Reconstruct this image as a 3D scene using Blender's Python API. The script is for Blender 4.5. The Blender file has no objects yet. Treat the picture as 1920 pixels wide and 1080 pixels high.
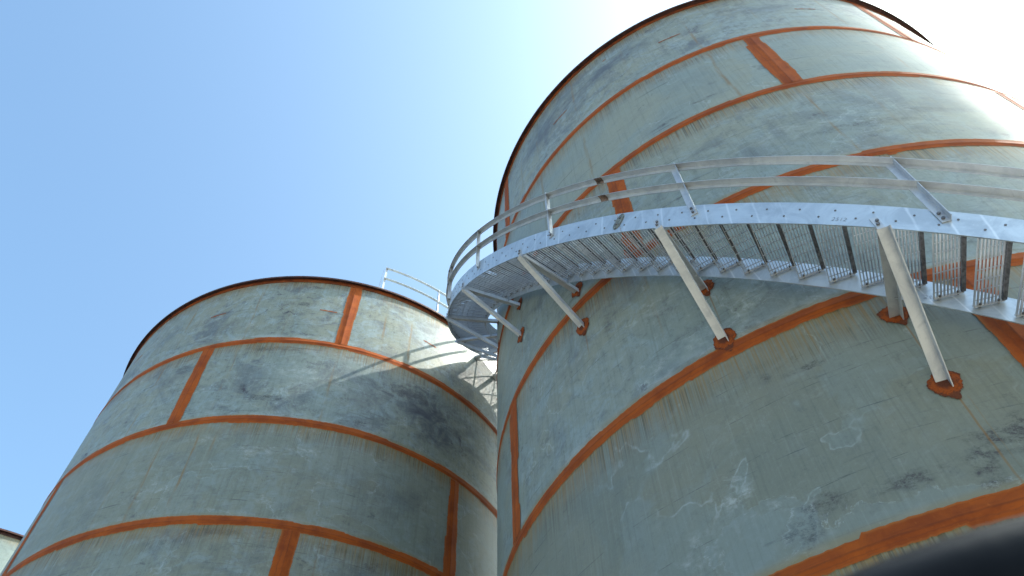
import bpy, math, random
from mathutils import Vector, Matrix
random.seed(11)
S = 5.6                      # tank radius in metres
CAMZ = 1.6
R_ = math.radians
scene = bpy.context.scene
col = scene.collection

# ------------------------------------------------------------------ helpers
class MB:
    def __init__(s): s.v = []; s.f = []; s.uv = {}; s.uv2 = {}
    def add(s, verts, faces, uvs=None):
        b = len(s.v); s.v += [tuple(v) for v in verts]
        for i, f in enumerate(faces):
            if uvs: s.uv[len(s.f)] = uvs[i]
            s.f.append(tuple(b + k for k in f))
    def box(s, c, ax, ay, az, hx, hy, hz):
        c = Vector(c); P = []
        for sx in (-1, 1):
            for sy in (-1, 1):
                for sz in (-1, 1):
                    P.append(c + ax*hx*sx + ay*hy*sy + az*hz*sz)
        s.add(P, [(0,1,3,2),(4,6,7,5),(0,4,5,1),(2,3,7,6),(0,2,6,4),(1,5,7,3)])
    def sweep(s, prof, frames, closed=False):
        n = len(prof); P = []
        for o, a, b in frames:
            for x, y in prof: P.append(Vector(o) + a*x + b*y)
        F = []; U = []; m = len(frames); L = 0.
        for i in range(m - (0 if closed else 1)):
            j = (i+1) % m
            d = (Vector(frames[j][0]) - Vector(frames[i][0])).length
            for k in range(n):
                l = (k+1) % n
                F.append((i*n+k, i*n+l, j*n+l, j*n+k))
                U.append(((L, k/n), (L, (k+1)/n), (L+d, (k+1)/n), (L+d, k/n)))
            L += d
        if not closed:
            F.append(tuple(range(n-1, -1, -1))); U.append(tuple((0, 0) for _ in range(n)))
            F.append(tuple((m-1)*n + k for k in range(n))); U.append(tuple((0, 0) for _ in range(n)))
        s.add(P, F, U)
    def cyl(s, p0, p1, r, n=8, cap=True):
        p0 = Vector(p0); p1 = Vector(p1); d = (p1-p0).normalized()
        a = d.orthogonal().normalized(); b = d.cross(a)
        s.sweep([(r*math.cos(2*math.pi*k/n), r*math.sin(2*math.pi*k/n)) for k in range(n)], [(p0, a, b), (p1, a, b)])
    def build(s, name, mt, parent=None, smooth=False, loc=None):
        me = bpy.data.meshes.new(name); me.from_pydata(s.v, [], s.f)
        if s.uv:
            u = me.uv_layers.new(name='UVMap')
            for p in me.polygons:
                q = s.uv.get(p.index)
                if q:
                    for li, t in zip(p.loop_indices, q): u.data[li].uv = t
        if s.uv2:
            u = me.uv_layers.new(name='Course')
            for p in me.polygons:
                q = s.uv2.get(p.index)
                if q:
                    for li, t in zip(p.loop_indices, q): u.data[li].uv = t
        me.materials.append(mt)
        if smooth:
            for p in me.polygons: p.use_smooth = True
        me.update()
        o = bpy.data.objects.new(name, me); col.objects.link(o)
        if parent: o.parent = parent
        if loc: o.location = loc
        return o

def thing(name, label, cat, loc=(0, 0, 0), group=None):
    o = bpy.data.objects.new(name, None); col.objects.link(o); o.location = loc
    o.empty_display_size = .3
    o['label'] = label; o['category'] = cat
    if group: o['group'] = group
    return o

# ------------------------------------------------------------------ node expressions
class G:
    def __init__(s, name):
        s.m = bpy.data.materials.new(name); s.m.use_nodes = True
        s.nt = s.m.node_tree; s.b = s.nt.nodes['Principled BSDF']
    def val(s, x): return E(s, x)
    def node(s, t, **k):
        n = s.nt.nodes.new(t)
        for a, b in k.items(): setattr(n, a, b)
        return n
    def link(s, a, b): s.nt.links.new(a, b)
    def setin(s, sock, x):
        if isinstance(x, E): x = x.s
        if isinstance(x, bpy.types.NodeSocket): s.nt.links.new(x, sock)
        elif isinstance(x, tuple) and len(x) == 3 and sock.type == 'RGBA': sock.default_value = (*x, 1)
        else: sock.default_value = x
    def math(s, op, *a, clamp=False):
        n = s.node('ShaderNodeMath', operation=op); n.use_clamp = clamp
        for i, x in enumerate(a): s.setin(n.inputs[i], x)
        return E(s, n.outputs[0])
    def uv(s, name='UVMap'):
        n = s.node('ShaderNodeUVMap', uv_map=name); x = s.node('ShaderNodeSeparateXYZ')
        s.link(n.outputs[0], x.inputs[0]); return E(s, x.outputs[0]), E(s, x.outputs[1])
    def vec(s, x, y, z=0.):
        n = s.node('ShaderNodeCombineXYZ')
        for i, q in enumerate((x, y, z)): s.setin(n.inputs[i], q)
        return n.outputs[0]
    def noise(s, v, sc=1., det=4., rough=.55, dist=0.):
        n = s.node('ShaderNodeTexNoise')
        s.setin(n.inputs['Vector'], v); n.inputs['Scale'].default_value = sc
        n.inputs['Detail'].default_value = det; n.inputs['Roughness'].default_value = rough
        n.inputs['Distortion'].default_value = dist
        return E(s, n.outputs[0])
    def voro(s, v, sc=1., feat='F1'):
        n = s.node('ShaderNodeTexVoronoi', feature=feat); s.setin(n.inputs['Vector'], v); n.inputs['Scale'].default_value = sc
        return E(s, n.outputs['Distance'])
    def step(s, x, a, b):        # smooth ramp 0..1 from a to b (a may exceed b)
        n = s.node('ShaderNodeMapRange', interpolation_type='SMOOTHSTEP')
        s.setin(n.inputs[0], x)
        if isinstance(a, (int, float)) and isinstance(b, (int, float)) and a > b:
            n.inputs[1].default_value = b; n.inputs[2].default_value = a
            n.inputs[3].default_value = 1.; n.inputs[4].default_value = 0.
        else:
            s.setin(n.inputs[1], a); s.setin(n.inputs[2], b)
        return E(s, n.outputs[0])
    def mix(s, f, a, b, mode='MIX'):
        n = s.node('ShaderNodeMix', data_type='RGBA', blend_type=mode)
        s.setin(n.inputs['Factor'], f); 
        s.setin(n.inputs[6], a); s.setin(n.inputs[7], b)
        return n.outputs[2]
    def out(s, color, rough=.5, metal=0., bump=None, bstr=.3, bdist=.01, spec=.5):
        s.setin(s.b.inputs['Base Color'], color); s.setin(s.b.inputs['Roughness'], rough)
        s.setin(s.b.inputs['Metallic'], metal); s.b.inputs['Specular IOR Level'].default_value = spec
        if bump is not None:
            n = s.node('ShaderNodeBump'); n.inputs['Strength'].default_value = bstr; n.inputs['Distance'].default_value = bdist
            s.setin(n.inputs['Height'], bump); s.link(n.outputs[0], s.b.inputs['Normal'])
        return s.m
class E:
    def __init__(s, g, x): s.g = g; s.s = x
    def __add__(s, o): return s.g.math('ADD', s, o)
    __radd__ = __add__
    def __mul__(s, o): return s.g.math('MULTIPLY', s, o)
    __rmul__ = __mul__
    def __sub__(s, o): return s.g.math('SUBTRACT', s, o)
    def __rsub__(s, o): return s.g.math('SUBTRACT', o, s)
    def abs(s): return s.g.math('ABSOLUTE', s)
    def inv(s): return s.g.math('SUBTRACT', 1., s)
    def clamp(s): return s.g.math('ADD', s, 0., clamp=True)
    def max(s, o): return s.g.math('MAXIMUM', s, o)
    def min(s, o): return s.g.math('MINIMUM', s, o)

# ------------------------------------------------------------------ materials
RUST = (.33, .076, .009); RUSTD = (.17, .035, .009); OCHRE = (.34, .19, .045)

def shell_material(name, seed, runs, lines, blobs):
    """runs: (u, v, length, width) rust runs under the pads; lines: u of the faint ochre verticals"""
    g = G(name)
    u, v = g.uv(); dn, up = g.uv('Course')
    at = g.node('ShaderNodeAttribute', attribute_name='plate'); pid = E(g, at.outputs['Fac'])
    am = g.node('ShaderNodeAttribute', attribute_name='mottle'); mot = E(g, am.outputs['Fac'])
    P = g.vec(u, v, pid*31.7 + seed)            # breaks every pattern at the plate joints
    Q = g.vec(u, v, seed + .37)                 # runs on across joints
    big = g.noise(P, .55, 5, .6, .6)
    med = g.noise(P, 1.9, 7, .68, 1.4)
    fine = g.noise(P, 9., 8, .75, .3)
    smear = g.noise(g.vec(u*.8 + v*1.3, v*4. - u*1.1, pid*17. + seed), 1.5, 8, .72, .8)
    ag = g.node('ShaderNodeAttribute', attribute_name='batch'); bt = E(g, ag.outputs['Fac'])
    ca = g.mix(g.step(big, .38, .62), (.235, .268, .228), (.198, .252, .246))
    cb = g.mix(g.step(big, .38, .62), (.172, .187, .152), (.148, .174, .152))
    c = g.mix(bt, ca, cb)
    c = g.mix(g.math('FRACT', pid*7.31)*.30, c, (.215, .240, .190))
    # tide marks: a paler field with a chalky outline
    n1 = g.noise(P, .42, 5, .55, .35)
    c = g.mix(g.step(n1 + (med - .5)*.10, .515, .545)*.25, c, (.190, .265, .290))
    # milky and slate clouds
    cl = g.step(med, .46, .66)*mot
    c = g.mix(cl*.62, c, (.245, .335, .385))
    dk = g.step(g.noise(P, .75, 7, .70, .8), .51, .62)*mot
    c = g.mix(dk*.60, c, (.085, .108, .140))
    dk3 = g.step(g.noise(P, 3.6, 7, .80, .5), .50, .68)*mot
    c = g.mix(dk3*.68, c, (.078, .090, .118))
    sm = g.step(smear, .53, .70)*(mot*.8 + .10)
    c = g.mix(sm*.65, c, (.27, .335, .36))
    # dark purple scuffs, small and blotchy
    sc = g.step(g.noise(P, 2.3, 7, .80, .4), .57, .66)*g.step(g.noise(P, .7, 3), .48, .60)
    c = g.mix(sc*(mot*.6 + .30), c, (.040, .036, .060))
    # chalky outlines
    n2 = g.noise(P, 1.5, 7, .62, 1.0)
    t1 = g.step((n1 - .53).abs(), .006, .0)*g.step(g.noise(P, 1.1, 4), .42, .56)
    t2 = g.step((n2 - .5).abs(), .014, .0)*g.step(g.noise(P, .9, 3), .48, .62)
    c = g.mix(((t1*.42 + t2*.34*(mot + .15))*g.step(fine, .34, .60)).clamp(), c, (.38, .45, .48))
    # speckle
    c = g.mix(g.step(fine, .54, .72)*.42*(mot + .3), c, (.33, .40, .41))
    c = g.mix(g.step(fine, .47, .31)*.50*(mot + .3), c, (.06, .08, .09))
    grit = g.noise(P, 42., 5, .8)
    c = g.mix(g.step(grit, .54, .75)*.30, c, (.30, .36, .35)); c = g.mix(g.step(grit, .46, .28)*.35, c, (.07, .09, .09))
    # brush-like verticals and rolling marks
    vs = g.noise(g.vec(u*34., v*.9, pid*9. + seed), 1., 5, .6)
    c = g.mix(g.step(vs, .50, .72)*.26, c, (.075, .09, .08)); c = g.mix(g.step(vs, .45, .28)*.22, c, (.27, .32, .31))
    hs = g.noise(g.vec(u*.7, v*16. + u*.5, pid*5. + seed), 1., 6, .7)
    c = g.mix(g.step(hs, .61, .69)*.65, c, (.045, .055, .065))
    wv = (g.noise(g.vec(u*.35, dn*.3, pid*9.), 1., 2) - .5)*.26; wm = g.step(g.noise(g.vec(u*3.1, dn*1.5, pid*5.), 1., 5, .75), .46, .62)*.7
    for off, wd in ((.44, .007), (.83, .006), (1.31, .007), (1.86, .006)):
        c = g.mix(g.step((dn + wv - off).abs(), wd, .0)*wm, c, (.05, .06, .06))
    ss = g.noise(g.vec(u*9. + v*3., v*2.2 - u*1.5, pid*3. + seed), 1., 7, .75)
    c = g.mix(g.step(ss, .60, .72)*.30*(mot + .3), c, (.36, .41, .42))
    # single marks seen on the plates
    NB = g.noise(g.vec(u, v, seed), 2.1, 7, .72, .5); NF = g.noise(g.vec(u*.8 + v*.4, v*1.3, seed + 3.), 6.5, 7, .78, .4); NS = g.noise(g.vec(u, v, seed + 1.), 1.5, 3.5, .5, .2)
    GR = g.step(grit, .38, .58)
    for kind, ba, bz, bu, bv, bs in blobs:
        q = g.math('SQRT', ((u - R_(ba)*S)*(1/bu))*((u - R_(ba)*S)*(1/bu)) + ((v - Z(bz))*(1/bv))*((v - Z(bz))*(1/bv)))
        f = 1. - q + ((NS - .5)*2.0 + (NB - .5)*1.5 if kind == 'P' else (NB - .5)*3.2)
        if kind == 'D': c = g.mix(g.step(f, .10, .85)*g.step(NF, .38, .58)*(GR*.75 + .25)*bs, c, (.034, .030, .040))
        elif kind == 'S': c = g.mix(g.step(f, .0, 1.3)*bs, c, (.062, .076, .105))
        elif kind == 'C': c = g.mix(g.step(f, .2, 1.0)*g.step(NF, .44, .66)*bs*.72, c, (.44, .50, .52))
        else:
            c = g.mix(g.step(f, .40, .50)*.32*bs, c, (.19, .255, .275))
            c = g.mix(g.step((f - .43).abs(), .035, .0)*bs*.45*g.step(NF, .42, .60), c, (.42, .50, .54))
    # rust bleeding out of the seams: tight halo, and thin runs below
    hal = g.step(dn.min(up), .19, .085)
    nz = g.noise(g.vec(u*1.1, v*2., seed), 1., 4)
    c = g.mix(hal*g.step(nz, .25, .55)*.65, c, (.23, .185, .085))
    comb = g.noise(g.vec(u*58., v*.35, seed + 4.), 1., 5, .7)
    reach = g.noise(g.vec(u*1.1, 1.7, seed + 9.), 1., 5, .7)*1.1 + .02
    c = g.mix(g.step(dn, .10, reach*.8).inv()*g.step(nz, .28, .55)*.36, c, (.17, .165, .10))
    dr = g.step(dn, .08, reach).inv()*g.step(comb, .40, .60)*g.step(nz, .16, .44)
    c = g.mix(dr*.72, c, (.23, .135, .035))
    c = g.mix(g.step(up, .34, .10)*g.step(g.noise(g.vec(u*1.7, v*5., seed + 6.), 1., 6, .7), .47, .66)*.5*(mot + .15), c, (.34, .41, .45))
    comb2 = g.noise(g.vec(u*60., v*.3, seed + 2.), 1., 4, .7)
    dk2 = g.step(dn, .12, .80).inv()*g.step(comb2, .47, .62)*g.step(nz, .38, .58)
    c = g.mix(dk2*.75, c, (.055, .052, .035))
    # faint ochre verticals from the roof edge
    wob = (g.noise(g.vec(u*.3, v*.9, seed), 1., 3) - .5)*.16
    L1 = (g.noise(g.vec(u*20., v*4.), 1., 3) - .5)*.05
    L2 = g.step(g.noise(g.vec(u*14., v*.8), 1., 4, .7), .38, .60)*g.step(g.noise(g.vec(u*2., v*1.7, seed), 1., 4), .35, .58)
    wb = (g.noise(g.vec(v*2., seed), 1., 3) - .5)*.05; tot = None
    for (lu, lv0, lv1, a) in lines:
        m = g.step((u + wob - lu).abs() + L1, .05, .0)*g.step(v, lv0 - .5, lv0 + .2)*g.math('LESS_THAN', v, lv1)*a
        tot = m if tot is None else tot + m
    c = g.mix((tot*L2).clamp(), c, (.20, .13, .05))
    for (ru, rv, L, w) in runs:
        d = (u + wb*g.step(rv - v, .0, .4) - ru).abs()
        below = rv - v
        m = g.step(d, w, w*.25)*g.step(below, 0., .03)*g.step(below, L, L*.25)
        c = g.mix(m*.62, c, (.20, .105, .025))
        d2 = (u + wb*1.5 - ru - .06).abs()
        m2 = g.step(d2, w*.5, w*.1)*g.step(below, 0.05, .1)*g.step(below, L*.7, L*.2)
        c = g.mix(m2*.35, c, (.22, .15, .06))
    bump = med*.6 + fine*.25 + g.noise(Q, .45, 2)*20. + g.step(dn.min(up), .30, .0)*1.2
    rough = fine*.22 + med*.14 + .34
    return g.out(c, rough, 0., bump, .16, .012, .38)

def rust_material(name, seed, dark=False, bead=True):
    g = G(name)
    u, v = g.uv()
    tc = g.node('ShaderNodeTexCoord'); ob = tc.outputs['Object']
    a = g.noise(ob, 2.2, 6, .65, .5); b = g.noise(ob, 26., 7, .75)
    al = g.noise(g.vec(u*1.4, v*7., seed), 1., 5, .65)        # streaks that follow the weld
    base = (.26, .062, .013) if dark else RUST
    c = g.mix(g.step(a, .36, .66), base, (.215, .045, .008) if not dark else (.11, .026, .010))
    c = g.mix(g.step(al, .52, .72)*.6, c, (.17, .035, .010))
    c = g.mix(g.step(b, .56, .78)*.45, c, (.50, .165, .035))
    c = g.mix(g.step(b, .44, .26)*.5, c, (.13, .03, .012))
    if bead:
        wv = (g.noise(g.vec(u*9., 1.3, seed), 1., 4) - .5)*.10
        m = g.step((v + wv - .5).abs(), .075, .0)*g.step(g.noise(g.vec(u*6., v*3., seed), 1., 6, .7), .30, .55)
        c = g.mix(m*.45, c, (.09, .026, .014))
        m = g.step((v + wv*2. - .26).abs(), .05, .0)*.4
        c = g.mix(m, c, (.15, .04, .015))
        edge = g.step((v - .5).abs(), .36, .5)
        c = g.mix(edge*.45*g.step(a, .35, .6), c, (.42, .17, .045))
    return g.out(c, b*.2 + .72, 0., b, .5, .006, .25)

def galv_material(name, tone=1., seed=0., rgh=.42, metal=.75):
    g = G(name)
    tc = g.node('ShaderNodeTexCoord'); ob = tc.outputs['Object']
    a = g.noise(ob, 3.3, 7, .7, .9); b = g.noise(ob, 38., 5, .7); s = g.voro(ob, 55.)
    c = g.mix(g.step(a, .36, .66), (.66*tone, .70*tone, .74*tone), (.50*tone, .54*tone, .60*tone))
    c = g.mix(g.step(b, .58, .74)*.5, c, (.80*tone, .82*tone, .84*tone))
    c = g.mix(g.step(a, .40, .30)*.45, c, (.34*tone, .37*tone, .44*tone))
    return g.out(c, b*.16 + a*.18 + rgh - .17, metal, b*.5 + s*.4, .18, .004)

def stringer_material():
    g = G('galvanised_plate'); u, v = g.uv()
    tc = g.node('ShaderNodeTexCoord'); ob = tc.outputs['Object']
    a = g.noise(ob, 2.4, 8, .7, 1.2); b = g.noise(ob, 42., 5, .7)
    c = g.mix(g.step(a, .36, .64), (.56, .615, .655), (.42, .475, .525))
    # pale wipe marks crossing the plate on the slant, beside every tread
    ph = g.math('FRACT', u*(1/.272) + v*.9 + g.noise(g.vec(u, v), 2.3, 2)*.35)
    m = g.step((ph - .5).abs(), .075, .0)*g.step(g.noise(g.vec(u*1.1, 3.), 1., 3), .44, .6)
    c = g.mix(m*.5, c, (.88, .90, .92))
    d = g.step(g.noise(ob, 7., 8, .75, .8), .60, .74)
    c = g.mix(d*.45, c, (.30, .33, .42))
    c = g.mix(g.step(b, .60, .76)*.4, c, (.86, .88, .9))
    return g.out(c, b*.14 + a*.2 + .24, .72, b*.5, .15, .004)

def simple(name, c, r=.6, metal=0., nz=20., amt=.25):
    g = G(name); tc = g.node('ShaderNodeTexCoord')
    n = g.noise(tc.outputs['Object'], nz, 6, .65)
    cc = g.mix(g.step(n, .3, .7), tuple(x*(1-amt) for x in c), tuple(min(1, x*(1+amt)) for x in c))
    return g.out(cc, r, metal, n, .3, .004)

M_GALV = galv_material('galvanised_angle', .82, 0., .46, .55)
M_GRATE = galv_material('galvanised_grating', .66, 3., .56, .35)
M_NOSE = simple('weathered_nosing', (.095, .098, .108), .55, .4, 30., .5)
M_STR = stringer_material()
M_BOLT = simple('dull_bolt', (.16, .16, .17), .5, .6, 60.)
M_DARK = simple('black_stain', (.10, .11, .15), .6, 0., 50.)
M_BLACK = simple('black_rubber', (.004, .004, .005), .42, 0., 14.); M_BLACK.node_tree.nodes['Principled BSDF'].inputs['Specular IOR Level'].default_value = .10
M_SCORCH = simple('scorched_steel', (.16, .11, .085), .7, .3, 16., .75)
M_RIM = simple('rim_dark_rust', (.050, .017, .014), .7, .1, 8., .6)
M_RIMB = rust_material('rim_rust', 5., dark=True, bead=False)
M_WELD = rust_material('ground_weld_rust', 1.)
M_ROOF = simple('roof_grey', (.22, .26, .25), .6, 0., 3.)

def pad_material():
    g = G('pad_rust'); u, v = g.uv()
    r = g.math('SQRT', u*u + v*v)
    n = g.noise(g.vec(u, v), 2.2, 7, .7); n2 = g.noise(g.vec(u, v), 9., 5, .7)
    rr = r + (n - .5)*.7
    c = g.mix(g.step(n2, .35, .7), (.30, .068, .012), (.17, .038, .010))
    c = g.mix(g.step(rr, .62, .35)*.75, c, (.045, .022, .018))
    c = g.mix(g.step((rr - .66).abs(), .12, .0)*.22*g.step(n2, .4, .6), c, (.45, .14, .03))
    c = g.mix(g.step(n, .50, .62)*.65, c, (.09, .028, .014))
    c = g.mix(g.step(rr, .84, 1.02)*.75, c, (.075, .03, .02))
    return g.out(c, .85, 0., n2 + n, .6, .01, .2)
M_PAD = pad_material()

# ------------------------------------------------------------------ camera frame (solved from the picture)
pit, rol = .98083565, -.02986795
F = Vector((0, math.cos(pit), math.sin(pit))); U0 = Vector((0, -math.sin(pit), math.cos(pit))); R0 = Vector((1, 0, 0))
cr, sr = math.cos(rol), math.sin(rol)
RT = R0*cr + U0*sr; UP = -R0*sr + U0*cr
cam_d = bpy.data.cameras.new('camera'); cam = bpy.data.objects.new('camera', cam_d); col.objects.link(cam)
mat = Matrix((RT, UP, -F)).transposed().to_4x4(); mat.translation = Vector((0, 0, CAMZ)); cam.matrix_world = mat
cam_d.sensor_width = 36; cam_d.lens = 1430.34/1920*36; cam_d.clip_end = 6000; cam_d.clip_start = .05
cam_d.dof.use_dof = True; cam_d.dof.focus_distance = 8.; cam_d.dof.aperture_fstop = 3.8
scene.camera = cam

Z = lambda z: z*S + CAMZ                     # solved height (in radii above the eye) -> metres above the ground
CR = Vector((.9424338, 1.65266086, 0))*S
CL = Vector((-.970039, 2.81033437, 0))*S
C3 = CL + (CL - CR)*1.26

# ------------------------------------------------------------------ tanks
def wrap(a):                                 # the shell's own seam in the mesh sits at +75 deg, out of sight
    while a < -285: a += 360
    while a >= 75: a -= 360
    return a

def jagged(n, amp, seed, stepy=True):
    rnd = random.Random(seed); out = []; cur = 0.; tgt = 0.
    for i in range(n):
        if rnd.random() < .035: cur = rnd.uniform(-amp, amp)
        cur += rnd.uniform(-.12, .12)*amp; cur = max(-amp, min(amp, cur))
        out.append(cur + rnd.uniform(-.12, .12)*amp)
    return out

def hseam(C, z, half, seed, parent, name='weld_seam'):
    mb = MB(); n = 1080
    lo = jagged(n, half*.26, seed); hi = jagged(n, half*.20, seed + 1)
    fz = random.Random(seed+3); lo = [x + fz.uniform(-.006, .006) for x in lo]; hi = [x + fz.uniform(-.004, .004) for x in hi]
    for q in range(12):                      # blend the end into the start
        lo[n-1-q] = lo[0] + (lo[n-1-q]-lo[0])*q/12; hi[n-1-q] = hi[0] + (hi[n-1-q]-hi[0])*q/12
    rows = []
    V = []; Fc = []; Uv = []
    for i in range(n):
        a = 2*math.pi*i/n; c, s = math.cos(a), math.sin(a)
        zz = [z - half + lo[i], z - .016, z, z + .016, z + half + hi[i]]
        rr = [S + .0035, S + .005, S + .012, S + .005, S + .0035]
        for k in range(5): V.append((rr[k]*c, rr[k]*s, zz[k]))
    vv = [0, .42, .5, .58, 1.]
    for i in range(n):
        j = (i+1) % n
        for k in range(4):
            Fc.append((i*5+k, j*5+k, j*5+k+1, i*5+k+1))
            u0 = 2*math.pi*S*i/n; u1 = 2*math.pi*S*(i+1)/n
            Uv.append(((u0, vv[k]), (u1, vv[k]), (u1, vv[k+1]), (u0, vv[k+1])))
    mb.add(V, Fc, Uv)
    return mb.build(name, M_WELD, parent, True)

def vseam(C, adeg, z0, z1, half, seed, parent):
    mb = MB(); n = 90; lo = jagged(n+1, half*.22, seed); hi = jagged(n+1, half*.22, seed+5)
    V = []; Fc = []; Uv = []
    a0 = R_(adeg)
    for i in range(n+1):
        z = z0 + (z1-z0)*i/n
        for k, (off, r) in enumerate(((-half+lo[i], .0065), (-.016, .008), (0, .014), (.016, .008), (half+hi[i], .0065))):
            a = a0 + off/S; V.append(((S+r)*math.cos(a), (S+r)*math.sin(a), z))
    vv = [0, .42, .5, .58, 1.]
    for i in range(n):
        for k in range(4):
            Fc.append((i*5+k, i*5+k+1, i*5+5+k+1, i*5+5+k))
            u0 = z0+(z1-z0)*i/n; u1 = z0+(z1-z0)*(i+1)/n
            Uv.append(((u0, vv[k]), (u0, vv[k+1]), (u1, vv[k+1]), (u1, vv[k])))
    mb.add(V, Fc, Uv)
    return mb.build('vertical_weld', M_WELD, parent, True)

def make_tank(name, label, C, rim, rings, vs, mottles, batch, seed, runs, lines, scars, blobs=(), half=.095, detail=True):
    root = thing(name, label, 'tank', (C.x, C.y, 0), 'bare steel storage tanks')
    zs = [Z(rim)] + [Z(r) for r in rings]
    while zs[-1] > 1.5: zs.append(zs[-1] - (zs[-2]-zs[-1]) if len(zs) > 3 else zs[-1]-2.44)
    zs = [z for z in zs if z > .3] + [0.]
    mb = MB(); plates = []; mots = []; bats = []; rnd = random.Random(seed)
    pv = {}
    for c in range(len(zs)-1):
        top, bot = zs[c], zs[c+1]
        seams = sorted(wrap(a) for a in vs[c]) if c < len(vs) else sorted(wrap(-100 - 30*(c % 3) + 90*k) for k in range(4))
        cuts = sorted(set([round(-285 + 1.5*i, 3) for i in range(241)] + [round(s, 3) for s in seams]))
        rows = 4
        for i in range(len(cuts)-1):
            a0, a1 = cuts[i], cuts[i+1]; mid = (a0+a1)/2
            pk = sum(1 for s in seams if s < mid) % max(1, len(seams))
            key = (c, pk)
            if key not in pv: pv[key] = rnd.random()
            for r in range(rows):
                z0 = bot + (top-bot)*r/rows; z1 = bot + (top-bot)*(r+1)/rows
                P = [(S*math.cos(R_(a)), S*math.sin(R_(a)), z) for a, z in ((a0, z0), (a1, z0), (a1, z1), (a0, z1))]
                b = len(mb.v); mb.v += P; fi = len(mb.f); mb.f.append((b, b+1, b+2, b+3))
                mb.uv[fi] = [(R_(a)*S, z) for a, z in ((a0, z0), (a1, z0), (a1, z1), (a0, z1))]
                mb.uv2[fi] = [(top-z, z-bot) for z in (z0, z0, z1, z1)]
                plates.append(pv[key]); mots.append(mottles[c] if c < len(mottles) else .5); bats.append(batch[c] if c < len(batch) else .6)
    m = shell_material(name + '_paint', seed*3.1, runs, lines, blobs)
    sh = mb.build('shell', m, root)
    me = sh.data
    at = me.attributes.new('plate', 'FLOAT', 'FACE'); at.data.foreach_set('value', plates)
    at = me.attributes.new('mottle', 'FLOAT', 'FACE'); at.data.foreach_set('value', mots)
    at = me.attributes.new('batch', 'FLOAT', 'FACE'); at.data.foreach_set('value', bats)
    # exact cylinder normals, so that the facets never show
    me.normals_split_custom_set_from_vertices([(Vector((v.co.x, v.co.y, 0))).normalized() for v in me.vertices])
    # roof
    mb = MB(); n = 240; V = [(0, 0, zs[0] + .9)]
    for i in range(n): V.append(((S+.0)*math.cos(2*math.pi*i/n), (S+.0)*math.sin(2*math.pi*i/n), zs[0] - .002))
    mb.add(V, [(0, 1+i, 1+(i+1) % n) for i in range(n)]); mb.build('roof', M_ROOF, root, True)
    # curb angle: band on the wall and a ledge standing out
    fr = []
    for i in range(480):
        a = 2*math.pi*i/480; e = Vector((math.cos(a), math.sin(a), 0)); fr.append((Vector((0, 0, zs[0])), e, Vector((0, 0, 1))))
    cb = MB(); cb.sweep([(S+.002, -.13), (S+.014, -.13), (S+.014, -.014), (S+.002, -.014)], fr, True)
    rb = cb.build('rim_band', M_RIM if seed == 9 else M_RIMB, root, False)
    cb = MB(); cb.sweep([(S+.003, -.012), (S+.085, -.012), (S+.085, -.050), (S+.097, -.050), (S+.097, .004), (S+.003, .004)], fr, True)
    cb.build('rim_ledge', M_RIM, root, False)
    if detail:
        for c in range(1, len(zs)-1): hseam(C, zs[c], half, seed*40 + c*3, root)
        for c in range(len(zs)-1):
            seams = vs[c] if c < len(vs) else [-100 - 30*(c % 3) + 90*k for k in range(4)]
            for k, a in enumerate(seams):
                t = zs[c] - (half*.85 if c else .13); b = zs[c+1] + half*.85 if c+1 < len(zs)-1 else .0
                vseam(C, a, b, t, .145, seed*90 + c*7 + k, root)
        for (a, zz, ln, tilt) in scars:
            mb = MB(); nn = 14; V = []; Fc = []; Uv = []
            for i in range(nn+1):
                t = i/nn; th = R_(a) + (t-.5)*ln/S; w = .020*(.5 + .5*random.random()); z = Z(zz) + (t-.5)*tilt + random.uniform(-.006, .006)
                for q, w2 in ((0, -w), (1, w)): V.append(((S+.005)*math.cos(th), (S+.005)*math.sin(th), z + w2))
            for i in range(nn): Fc.append((2*i, 2*i+2, 2*i+3, 2*i+1)); Uv.append(((i/nn, 0), ((i+1)/nn, 0), ((i+1)/nn, 1), (i/nn, 1)))
            mb.add(V, Fc, Uv); mb.build('rust_scar', M_SCARS, root)
    return root
M_SCARS = rust_material('scar_rust', 8., bead=False)

HZ = lambda a: Z(1.221 + .0180*(-125.1 - a))       # underside of the stair's stringers at angle a
BRK = [-110.3 + 15.55*k for k in (4, 3, 2, 1)] + [-110.3, -124.9, -141.8, -157.2, -172.4, -187.8, -203.]
SU = lambda a: R_(a)*S
LOW = lambda b: (.158 if b > -133 else .143)*S
runsR = []
for b in BRK:
    if -165 < b < -95:
        runsR.append((SU(b) + .03, HZ(b) - LOW(b) - .10, 1.6 if b > -120 else .7, .013))
        runsR.append((SU(b) + .035, HZ(b) + .02 - .10, .75, .012))
zr = [2.33889, 1.90638, 1.46356, 1.02735, .59434]
linesR = [(SU(a), Z(l0), Z(2.78), w) for a, l0, w in ((-146.7, 1.98, .6), (-134.8, 1.92, .6), (-122.6, 2.36, .25), (-109.4, 1.92, .75), (-97.4, 2.4, .3), (-83.2, 2.0, .6), (-153.5, 2.4, .5))]
linesR += [(SU(-101.6), Z(1.47), Z(1.905), .9), (SU(-94.), Z(1.5), Z(1.90), .35), (SU(-161.4), Z(.6), Z(1.02), .9), (SU(-131.2), Z(1.2), Z(1.46), .5)]
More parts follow.
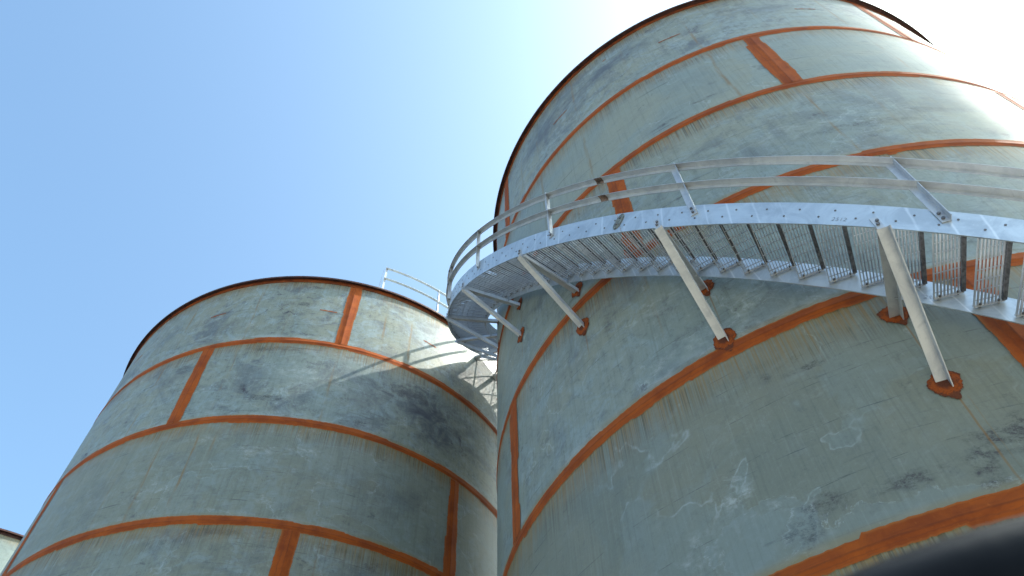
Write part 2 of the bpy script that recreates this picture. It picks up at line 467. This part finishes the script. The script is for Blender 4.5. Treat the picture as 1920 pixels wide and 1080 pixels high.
BR = [('P', -128.5, .655, .62, .50, .9), ('P', -117.5, .615, 1.15, .42, .9), ('C', -129., .755, .26, .36, .8), ('C', -133.6, .69, .30, .30, .8), ('C', -126., .70, .55, .10, .6),
 ('D', -125.2, .64, .28, .2, .8), ('D', -121.9, .67, .36, .2, .9), ('D', -117.3, .66, .5, .16, .9), ('D', -111.5, .655, .16, .22, .9), ('D', -108.6, .69, .42, .26, .9),
 ('P', -127., 1.085, 1.5, .36, .8), ('C', -126., 1.09, .95, .22, .6), ('C', -133.5, 1.08, .5, .4, .4), ('D', -137.6, 1.32, .16, .34, .7), ('C', -121., 1.15, .8, .3, .35),
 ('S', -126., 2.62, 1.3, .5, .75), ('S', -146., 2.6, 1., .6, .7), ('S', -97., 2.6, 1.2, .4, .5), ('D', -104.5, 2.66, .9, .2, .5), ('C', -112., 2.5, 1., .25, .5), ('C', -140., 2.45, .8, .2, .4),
 ('C', -106.5, 1.66, .9, .3, .5), ('D', -97., 1.61, .8, .16, .7), ('D', -89., 1.66, .6, .1, .5), ('D', -120., 1.965, .5, .08, .9), ('D', -113., 2.0, .3, .06, .8), ('S', -112., 1.6, .9, .35, .35),
 ('C', -103., 1.32, 1.1, .5, .45), ('C', -131., 1.25, .8, .35, .4), ('D', -122.9, .93, .10, .10, .8), ('D', -119., .915, .3, .05, .8)]
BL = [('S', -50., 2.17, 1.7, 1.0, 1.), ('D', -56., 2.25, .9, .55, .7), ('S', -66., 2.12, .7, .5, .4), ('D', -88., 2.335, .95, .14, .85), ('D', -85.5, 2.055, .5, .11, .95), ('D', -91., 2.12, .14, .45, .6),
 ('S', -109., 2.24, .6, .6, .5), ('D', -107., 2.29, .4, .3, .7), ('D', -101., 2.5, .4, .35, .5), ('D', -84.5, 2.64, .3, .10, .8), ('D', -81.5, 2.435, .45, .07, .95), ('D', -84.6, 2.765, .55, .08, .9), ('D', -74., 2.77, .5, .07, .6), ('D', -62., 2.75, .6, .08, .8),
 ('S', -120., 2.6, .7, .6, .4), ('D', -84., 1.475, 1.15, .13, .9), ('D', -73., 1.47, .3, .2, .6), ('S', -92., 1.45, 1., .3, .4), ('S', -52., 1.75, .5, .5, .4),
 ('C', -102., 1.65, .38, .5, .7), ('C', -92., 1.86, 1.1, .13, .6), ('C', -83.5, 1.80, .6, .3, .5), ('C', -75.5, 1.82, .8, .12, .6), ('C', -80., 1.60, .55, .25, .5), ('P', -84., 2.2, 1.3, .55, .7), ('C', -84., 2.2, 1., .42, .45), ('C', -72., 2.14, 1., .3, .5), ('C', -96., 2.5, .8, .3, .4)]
tank_r = make_tank('storage_tank', 'tall blotchy grey green steel tank on the right with the curved stair climbing its side', CR, 2.80313, zr,
    [[-162., -72.1, 18, 108], [-101.6, -11.6, 78.4-360, 168.4-360], [-131.3, -70.7, -41, 49, 139], [-161.4, -71.4, 18.6, 108.6], [-103., -13, 77, 167]],
    [1.0, .22, .70, .70, .14, .45, .4], [0, 0, .15, .3, 1, .9, .8], 3, runsR, linesR,
    [(-113.3, 2.56, .42, -.02), (-139.1, 2.56, .40, .0), (-87.6, 2.562, .40, .0), (-126.2, 2.70, .08, 0), (-61.5, 2.56, .4, 0), (-35, 2.56, .4, 0)], BR)
zl = [2.38679, 1.94724, 1.51483]
linesL = [(SU(a), Z(l0), Z(2.80), w) for a, l0, w in ((-114., 1.95, .75), (-95.5, 1.5, .8), (-87., 2.4, .3), (-57.8, 2.42, 1.), (-64.6, 2.45, .7), (-126., 2.4, .4))]
linesL += [(SU(-103.), Z(1.52), Z(1.945), .95), (SU(-73.6), Z(1.98), Z(2.385), .8), (SU(-92.), Z(1.52), Z(1.94), .55), (SU(-68.), Z(1.1), Z(1.50), .7), (SU(-110.), Z(1.0), Z(1.94), .35)]
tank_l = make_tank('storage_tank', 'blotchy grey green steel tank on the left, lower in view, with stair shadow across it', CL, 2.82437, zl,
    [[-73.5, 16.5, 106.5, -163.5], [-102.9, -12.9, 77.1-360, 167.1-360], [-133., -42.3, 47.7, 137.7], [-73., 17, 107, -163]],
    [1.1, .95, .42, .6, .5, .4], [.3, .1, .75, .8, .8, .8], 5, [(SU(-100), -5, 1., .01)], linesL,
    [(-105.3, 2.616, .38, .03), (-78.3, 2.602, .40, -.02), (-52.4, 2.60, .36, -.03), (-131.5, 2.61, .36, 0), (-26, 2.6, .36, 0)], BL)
tank_f = make_tank('storage_tank', 'distant pale steel tank with a dark rim, cut by the bottom left corner', C3, 2.82, [2.385, 1.945, 1.515],
    [[-73.5, 16.5, 106.5, -163.5]]*4, [.3, .3, .3, .3], [0, 0, 0, 0], 9, [(SU(-100), -5, 1., .01)], [(SU(-60), Z(2.4), Z(2.8), .4)], [], detail=True)

# rusty pads that carry the stair brackets (part of the tank)
def pad(parent, a, z, r, seed, tail=True):
    rnd = random.Random(seed); mb = MB(); n = 72; rings = 5; V = [(S+.011, 0, 0)]
    th0 = R_(a); V = []; Uv = []; Fc = []
    out = []
    ph = [rnd.uniform(0, 6.28) for _ in range(6)]
    for i in range(n):
        t = 2*math.pi*i/n
        q = 1 + .07*math.sin(2*t+ph[0]) + .05*math.sin(5*t+ph[1]) + .035*math.sin(11*t+ph[2]) + rnd.uniform(-.05, .05)
        if tail: q += .55*math.exp(-((t - (math.pi*1.5 + rnd.uniform(-.04, .04) + .08))/.28)**2)
        out.append(q)
    pts = [(0, 0)]
    for k in range(1, rings+1):
        for i in range(n):
            t = 2*math.pi*i/n; q = k/rings*(1 + (out[i]-1)*k/rings); pts.append((q*math.cos(t), q*math.sin(t)))
    for x, y in pts:
        rr = math.hypot(x, y); lift = .016 if rr < .62 else (.011 if rr < .85 else .0085)
        th = th0 + x*r/S; V.append(((S+lift)*math.cos(th), (S+lift)*math.sin(th), z + y*r))
    for i in range(n): Fc.append((0, 1+i, 1+(i+1) % n))
    for k in range(rings-1):
        for i in range(n):
            a_, b_ = 1+k*n+i, 1+k*n+(i+1) % n; Fc.append((a_, a_+n, b_+n, b_))
    Uv = [tuple(pts[q] for q in f) for f in Fc]
    mb.add(V, Fc, Uv); return mb.build('rust_pad', M_PAD, parent, True)
for k, b in enumerate(BRK):
    pad(tank_r, b + .1, HZ(b) - LOW(b), .128, 100+k)
    pad(tank_r, b + .1, HZ(b) + .03, .118, 200+k)

# ------------------------------------------------------------------ stair
RI, RO = 1.040*S, 1.170*S          # inner and outer stringer radii
SH = .0715*S                        # vertical height of the stringer plates
stair = thing('curved_staircase', 'galvanised open-tread stair with handrail curving round the right tank on angle brackets', 'staircase', (CR.x, CR.y, 0))
A0, A1 = -45., -206.
def er(a): return Vector((math.cos(R_(a)), math.sin(R_(a)), 0))
def et(a): return Vector((math.sin(R_(a)), -math.cos(R_(a)), 0))     # the way up (angle falls)
ZV = Vector((0, 0, 1))
def helix(mb, prof, a0, a1, rad, dz, n=None):
    n = n or max(2, int(abs(a1-a0)/.75)); fr = []
    for i in range(n+1):
        a = a0 + (a1-a0)*i/n; fr.append((er(a)*rad + ZV*(HZ(a)+dz), er(a), ZV))
    mb.sweep(prof, fr)
slope = math.atan2(.0180*S, R_(1)*RO)
SPL = [-67., -97.7+0.0, -128.4, -166., -206.]     # splices in the plates
for nm, rad, th in (('outer_stringer', RO, .010), ('inner_stringer', RI, -.010)):
    mb = MB(); prev = A0
    for sp in (-67., -97.5, -128.4, -168., A1):
        helix(mb, [(0, 0), (th, 0), (th, SH), (0, SH)], prev - (.06 if prev != A0 else 0), sp, rad, 0); prev = sp
    mb.build(nm, M_STR, stair)

# handrails: angle section, upright leg outside, flat leg turned in at the bottom
RR = RO + .012 + .055
Lp = [(0, 0), (.007, 0), (.007, .063), (.068, .063), (.068, .070), (0, .070)]
for nm, h in (('top_rail', .215*S), ('mid_rail', .132*S)):
    mb = MB(); prev = A0-1
    for sp in (-67.5, -98., -129.1, -168., A1):
        helix(mb, Lp, prev - (.12 if prev != A0-1 else 0), sp, RO + .0125, h); prev = sp
    ro = mb.build(nm, M_GALV, stair)
    for sp in (-98., -129.1, -168.):            # smoked weld at the joint
        mb = MB(); helix(mb, [(.0085, -.002), (.0105, -.002), (.0105, .060), (.070, .060), (.070, .0615), (.0085, .0615)], sp - .55, sp + .30, RO + .0125, h, 2)
        mb.build('joint_weld', M_SCORCH, ro)
POSTS = [-106.9 + 15*k for k in (4, 3, 2, 1)] + [-106.9 - 15*k for k in range(7)]
for a in POSTS:
    mb = MB(); e, t = er(a), -et(a)      # t points to the right as seen
    o = e*(RO + .0125)
    z0 = HZ(a) + .030*S; z1 = HZ(a) + .215*S + .061
    w = .072
    prof = [(0, 0), (0, w), (w-.012, w), (w-.012, w-.007), (.007, w-.007), (.007, 0)]
    mb.sweep([(x, -y) for x, y in prof], [(o + ZV*z0, e, -t), (o + ZV*z1, e, -t)])
    po = mb.build('post', M_GALV, stair)
    for dz in (.045, .12):
        mb = MB(); c = o + t*.030 + ZV*(z0 + dz) + e*.0075; mb.cyl(c, c + e*.014, .015, 6); mb.build('bolt', M_BOLT, po)

# treads
def tread_meshes():
    X = Vector((1, 0, 0)); Y = Vector((0, 1, 0))   # X outwards, Y the way up
    r0, r1 = RI + .016, RO - .014; xm = (r0+r1)/2; hx = (r1-r0)/2; D = .245
    mb = MB(); nb = 8
    for i in range(nb):
        y = -D/2 + .045 + (D - .050)*i/(nb-1)
        mb.box((xm, y, 0), X, Y, ZV, hx - .007, .0027, .0125)
    nr = 7
    for i in range(nr):
        x = r0 + .05 + (r1-r0-.10)*i/(nr-1)
        mb.box((x, .012, .0075), X, Y, ZV, .0033, D/2 - .016, .0033)
    g_ = mb.build('tread', M_GRATE, None)
    mb = MB(); mb.box((xm, -D/2 + .009, .0), X, Y, ZV, hx - .0075, .0165, .0150)
    nose = mb.build('nosing', M_NOSE, None)
    ends = []
    for x, s in ((r0, -1), (r1, 1)):
        mb = MB(); mb.box((x, .004, 0), X, Y, ZV, .0045, D/2 - .002, .0155); 
        e_ = mb.build('end_plate', M_GRATE, None); ends.append(e_)
        for y in (-D/2 + .05, D/2 - .05):
            mb = MB(); xs = x - s*.020; xe = x + s*.026 + (s*.004)
            mb.cyl((xs, y, 0), (xe - s*.001, y, 0), .0100, 6)
            b_ = mb.build('bolt', M_BOLT, None); ends.append(b_)
    return g_, nose, ends
pt = tread_meshes()
DA = 2.08
k = 0; a = -102.35 + DA*28
while a > A1 + 2:
    objs = []
    if k == 0: src = [pt[0], pt[1]] + pt[2]
    else: src = [pt[0].copy(), pt[1].copy()] + [o.copy() for o in pt[2]]
    if k: 
        for o in src: col.objects.link(o)
    for q, o in enumerate(src):
        o.matrix_parent_inverse = Matrix.Identity(4)
    src[0].parent = stair
    for o in src[1:]: o.parent = src[0]
    src[0].matrix_local = Matrix.Translation((0, 0, HZ(a) + SH*.50)) @ Matrix((er(a), et(a), ZV)).transposed().to_4x4()
    k += 1; a -= DA
print('treads', k)

# landing beside the roof: curved edge beams, cross members, bracing and bar grating
lz = Z(2.735); P0, P1 = -206.2, -246.
landing = bpy.data.objects.new('landing', None); col.objects.link(landing); landing.parent = stair; landing.location = er(-226)*RO + ZV*lz; landing.empty_display_size = .2
lo = Vector(landing.location)
def flat(mb, prof, a0, a1, rad, z, n=40):
    mb.sweep(prof, [(er(a0 + (a1-a0)*i/n)*rad + ZV*z - lo, er(a0 + (a1-a0)*i/n), ZV) for i in range(n+1)])
LI, LO = 1.035*S, 1.262*S
for rad in (LI, LO):
    mb = MB(); flat(mb, [(0, -.10), (.008, -.10), (.008, .10), (0, .10)], P0, P1, rad, lz); mb.build('edge_beam', M_STR, landing)
aa = P0 - .1
pts = []
while aa > P1 - .2:
    e = er(aa); t = et(aa); mb = MB(); mb.box((e*((LI+LO)/2) + ZV*(lz - .05) - lo), e, t, ZV, (LO-LI)/2 - .002, .05, .03); mb.build('cross_beam', M_GALV, landing); pts.append(aa); aa -= 6.6
for q in range(len(pts)-1):
    for rA, rB in ((LI+.03, LO-.03), (LO-.03, LI+.03)):
        mb = MB(); a_ = er(pts[q])*rA; b_ = er(pts[q+1])*rB; d = (b_-a_); L = d.length; d.normalize()
        mb.box((a_+b_)/2 + ZV*(lz - .085 - (.012 if rA > rB else 0)) - lo, d, d.cross(ZV), ZV, L/2, .022, .004); mb.build('brace', M_GALV, landing)
mb = MB(); n = 40
for i in range(n):
    rad = LI + .02 + (LO-LI-.04)*i/(n-1); flat(mb, [(-.004, .070), (.004, .070), (.004, .092), (-.004, .092)], P0-.1, P1+.1, rad, lz, 20)
aa = P0 - 1.
while aa > P1 + .5:
    e = er(aa); mb.box(e*((LI+LO)/2) + ZV*(lz + .088) - lo, e, et(aa), ZV, (LO-LI)/2 - .012, .003, .003); aa -= 1.0
mb.build('grating', M_GRATE, landing)
for nm, h in (('top_rail', 1.17), ('mid_rail', .70)):
    mb = MB(); flat(mb, [(0, 0), (.007, 0), (.007, .063), (.068, .063), (.068, .070), (0, .070)], P0, P1, LO + .01, lz + h - .07); mb.build(nm, M_GALV, landing)
for a in (P0 - .3, P0 - 13., P0 - 26., P1 + .3):
    e, t = er(a), -et(a); o = e*(LO + .0095) - lo
    mb = MB(); mb.sweep([(0, 0), (0, -.07), (.06, -.07), (.06, -.063), (.007, -.063), (.007, 0)], [(o + ZV*(lz-.08), e, -t), (o + ZV*(lz + 1.16), e, -t)]); mb.build('post', M_GALV, landing)

# brackets
for kb, a in enumerate(BRK):
    e = er(a); t = -et(a); zb = HZ(a)
    w = .095; th = .008
    br = bpy.data.objects.new('bracket', None); col.objects.link(br); br.parent = stair; br.location = e*(RO+.01) + ZV*zb; br.empty_display_size = .1
    org = Vector(br.location)
    # level strut just under the plates
    mb = MB(); p0 = e*(S + .014) + ZV*(zb - .006) - org; p1 = e*(RO + .010) + ZV*(zb - .006) - org; p0 += t*-.045; p1 += t*-.045
    mb.sweep([(0, 0), (0, -.095), (-.075, -.095), (-.075, -.087), (-.008, -.087), (-.008, 0)], [(p0, ZV, -t), (p1, ZV, -t)])
    mb.build('level_strut', M_GALV, br)
    # raking strut
    p0 = e*(S + .016) + ZV*(zb - LOW(a) + .03) - org; p1 = e*(RO + .020) + ZV*(zb - .02) - org
    d = (p1-p0).normalized(); nrm = (e*1.0 - d*d.dot(e)).normalized()      # faces out and down
    if nrm.z > 0: nrm = -nrm
    p0 += t*-.05; p1 += t*-.05
    cut = nrm - d*(nrm.dot(e)/d.dot(e))
    mb = MB(); mb.sweep([(0, 0), (w, 0), (w, .075), (w-th, .075), (w-th, th), (0, th)], [(p0, t, cut), (p1, t, nrm)])
    mb.build('raking_strut', M_GALV, br)
    # lug on the stringer with two bolts
    mb = MB(); c = e*(RO + .0145) + ZV*(zb + .062) - t*.005 - org
    mb.box(c, e, t, ZV, .004, .030, .095); lg = mb.build('lug', M_GALV, br)
    for dz, dt in ((.045, -.008), (.095, .004)):
        mb = MB(); q = e*(RO + .019) + ZV*(zb + dz) + t*dt - org; mb.cyl(q, q + e*.015, .0155, 6); mb.build('bolt', M_BOLT, lg)
# splice covers on the outer plate
for sp in (-97.5, -128.4, -168.):
    mb = MB(); n = 26; V = []; e0 = R_(sp + .25)
    for i in range(n):
        t = 2*math.pi*i/n; q = .118*(abs(math.cos(t))**.8)*(1 if math.cos(t) > 0 else -1), .050*math.sin(t)
        cs, sn = math.cos(R_(52)), math.sin(R_(52)); x = q[0]*cs - q[1]*sn; y = q[0]*sn + q[1]*cs
        V.append((-x, y))
    o0 = er(sp); t0 = et(sp); zc = HZ(sp) + SH*.56
    fr = [(o0*(RO+.0115) + ZV*zc, t0, ZV), (o0*(RO+.0185) + ZV*zc, t0, ZV)]
    mb.sweep(V, fr); spo = mb.build('splice_plate', simple('splice_grey', (.17, .19, .18), .6, .4, 40., .5) if sp == -97.5 else bpy.data.materials['splice_grey'], stair)
    for q in (-.05, .05):
        mb = MB(); c = o0*(RO+.018) + ZV*(zc + q*.79) - t0*q*.6; mb.cyl(c, c + o0*.014, .014, 6); mb.build('bolt', M_BOLT, spo)

# stamped numbers on the plates
def number(txt, a, zoff, rad, size, parent):
    cu = bpy.data.curves.new('n', 'FONT'); cu.body = txt; cu.size = size; cu.align_x = 'CENTER'; cu.extrude = .0006; cu.offset = -.0022
    to = bpy.data.objects.new('n', cu); col.objects.link(to); bpy.context.view_layer.update()
    me = bpy.data.meshes.new_from_object(to.evaluated_get(bpy.context.evaluated_depsgraph_get())); bpy.data.objects.remove(to)
    me.name = 'stamped_number'; me.materials.clear(); me.materials.append(M_DARK)
    o = bpy.data.objects.new('stamped_number', me); col.objects.link(o); o.parent = parent
    e = er(a); t = -et(a); tl = (t*math.cos(slope) - ZV*math.sin(slope)); upv = e.cross(tl)
    o.matrix_local = Matrix.Translation(e*rad + ZV*(HZ(a) + zoff)) @ Matrix((tl, upv, e)).transposed().to_4x4()
ST = {o.name: o for o in stair.children}
number('2512', -112.4, .075, RO + .0115, .066, ST['outer_stringer'])
number('2512', -107.8, .085, RI + .0015, .066, ST['inner_stringer'])

# ------------------------------------------------------------------ guardrail on the left tank's roof edge
gr = thing('roof_guardrail', 'two-bar galvanised guardrail on the roof edge of the left tank', 'guardrail', (CL.x, CL.y, Z(2.82437) + .004))
RG = S - .05
def gp(a, z, r=RG): return Vector((math.cos(R_(a))*r, math.sin(R_(a))*r, z))
for nm, h in (('top_rail', 1.10), ('mid_rail', .62)):
    mb = MB(); fr = []
    for i in range(40):
        a = -67.3 + 44*i/39; fr.append((gp(a, h), er(a), ZV))
    mb.sweep([(0, 0), (.066, 0), (.066, .007), (.007, .007), (.007, .055), (0, .055)], fr)
    mb.build(nm, M_GALV, gr)
for a in (-67.3, -51.6, -36., -23.3):
    mb = MB(); e, t = er(a), -et(a); p = gp(a, 0)
    mb.sweep([(.009, 0), (.009, .06), (.016, .06), (.016, .007), (.07, .007), (.07, 0)], [(p, e, t), (p + ZV*1.13, e, t)])
    mb.build('post', M_GALV, gr)
mb = MB(); p = gp(-67.9, 0, RG - .62)
e, t = er(-67.9), -et(-67.9)
mb.sweep([(0, 0), (0, .06), (.007, .06), (.007, .007), (.06, .007), (.06, 0)], [(p, e, t), (p + ZV*1.11, e, t)])
mb.build('post', M_GALV, gr)
for h in (1.07, .6):
    mb = MB(); mb.box((gp(-67.6, h, RG-.31)), e, t, ZV, .30, .004, .026); mb.build('return_rail', M_GALV, gr)

# ------------------------------------------------------------------ the black pipe close to the lens
def pix(x, y, d):
    v = (RT*(x-960) + UP*(540-y) + F*1430.34).normalized(); return v*d + Vector((0, 0, CAMZ))
path = [pix(1380, 1397, .62), pix(1560, 1300, .63), pix(1740, 1222, .64), pix(1920, 1164, .655), pix(2150, 1117, .68), pix(2500, 1082, .74)]
def catmull(P, n=10):
    out = []
    Q = [P[0]*2-P[1]] + P + [P[-1]*2-P[-2]]
    for i in range(1, len(Q)-2):
        for k in range(n):
            t = k/n; a, b, c, d = Q[i-1], Q[i], Q[i+1], Q[i+2]
            out.append(.5*((2*b) + (c-a)*t + (2*a-5*b+4*c-d)*t*t + (3*b-a-3*c+d)*t**3))
    out.append(P[-1]); return out
p0 = path[0]; pe = path[-1]
full = [Vector((p0.x - .12, p0.y + .02, .0)), Vector((p0.x - .10, p0.y + .02, 1.0)), Vector((p0.x - .06, p0.y, p0.z - .22))] + path + [Vector((pe.x + .18, pe.y, pe.z - .2)), Vector((pe.x + .26, pe.y, 1.0)), Vector((pe.x + .27, pe.y, 0))]
cp = catmull(full, 14)
mb = MB(); fr = []; a_ = None
for i, p in enumerate(cp):
    d = (cp[min(i+1, len(cp)-1)] - cp[max(i-1, 0)]).normalized()
    a_ = (d.orthogonal() if a_ is None else (a_ - d*d.dot(a_))).normalized(); fr.append((p, a_, d.cross(a_)))
base = fr[0][0].copy()
rp = .062
mb.sweep([(rp*math.cos(2*math.pi*k/28), rp*math.sin(2*math.pi*k/28)) for k in range(28)], [(o - Vector((base.x, base.y, 0)), x, y) for o, x, y in fr])
hp = mb.build('pipe_hoop', M_BLACK, None, True, (base.x, base.y, 0))
hp['label'] = 'out of focus black pipe crossing the bottom right corner close to the viewer'; hp['category'] = 'pipe'

# ------------------------------------------------------------------ ground
g = G('gravel_yard'); tc = g.node('ShaderNodeTexCoord'); ob = tc.outputs['Object']
n1 = g.noise(ob, .35, 6, .6); n2 = g.noise(ob, 14., 8, .75)
c = g.mix(g.step(n1, .35, .65), (.30, .27, .21), (.24, .215, .175)); c = g.mix(g.step(n2, .5, .75)*.5, c, (.22, .20, .18))
gm = g.out(c, .9, 0., n2, .6, .02, .2)
mb = MB(); mb.add([(-2500, -2500, 0), (2500, -2500, 0), (2500, 2500, 0), (-2500, 2500, 0)], [(0, 1, 2, 3)])
go = mb.build('ground', gm); go['kind'] = 'structure'

# ------------------------------------------------------------------ light
SAZ, SEL = R_(5.5), R_(45.)
sd = bpy.data.lights.new('sun', 'SUN'); sd.energy = 4.4; sd.angle = R_(.55); sd.color = (1., .94, .84)
so = bpy.data.objects.new('sun', sd); col.objects.link(so)
dirv = Vector((math.cos(SAZ)*math.cos(SEL), math.sin(SAZ)*math.cos(SEL), math.sin(SEL)))
so.rotation_euler = dirv.to_track_quat('Z', 'Y').to_euler()
w = bpy.data.worlds.new('World'); scene.world = w; w.use_nodes = True; nt = w.node_tree
sky = nt.nodes.new('ShaderNodeTexSky'); sky.sky_type = 'NISHITA'; sky.sun_disc = False
sky.sun_elevation = SEL; sky.sun_rotation = math.pi/2 - SAZ
sky.air_density = 1.15; sky.dust_density = 5.2; sky.ozone_density = 1.8; sky.altitude = 0
bg = nt.nodes['Background']; tn = nt.nodes.new('ShaderNodeMix'); tn.data_type = 'RGBA'; tn.blend_type = 'MULTIPLY'; tn.inputs[0].default_value = 1.
nt.links.new(sky.outputs[0], tn.inputs[6]); tn.inputs[7].default_value = (.83, 1.035, 1.05, 1); nt.links.new(tn.outputs[2], bg.inputs[0]); bg.inputs[1].default_value = .15
vs_ = scene.view_settings; vs_.view_transform = 'Standard'; vs_.look = 'None'; vs_.exposure = 1.32; vs_.gamma = 1; vs_.use_curve_mapping = False
scene.cycles.max_bounces = 3; scene.cycles.use_adaptive_sampling = True; scene.cycles.adaptive_threshold = .02
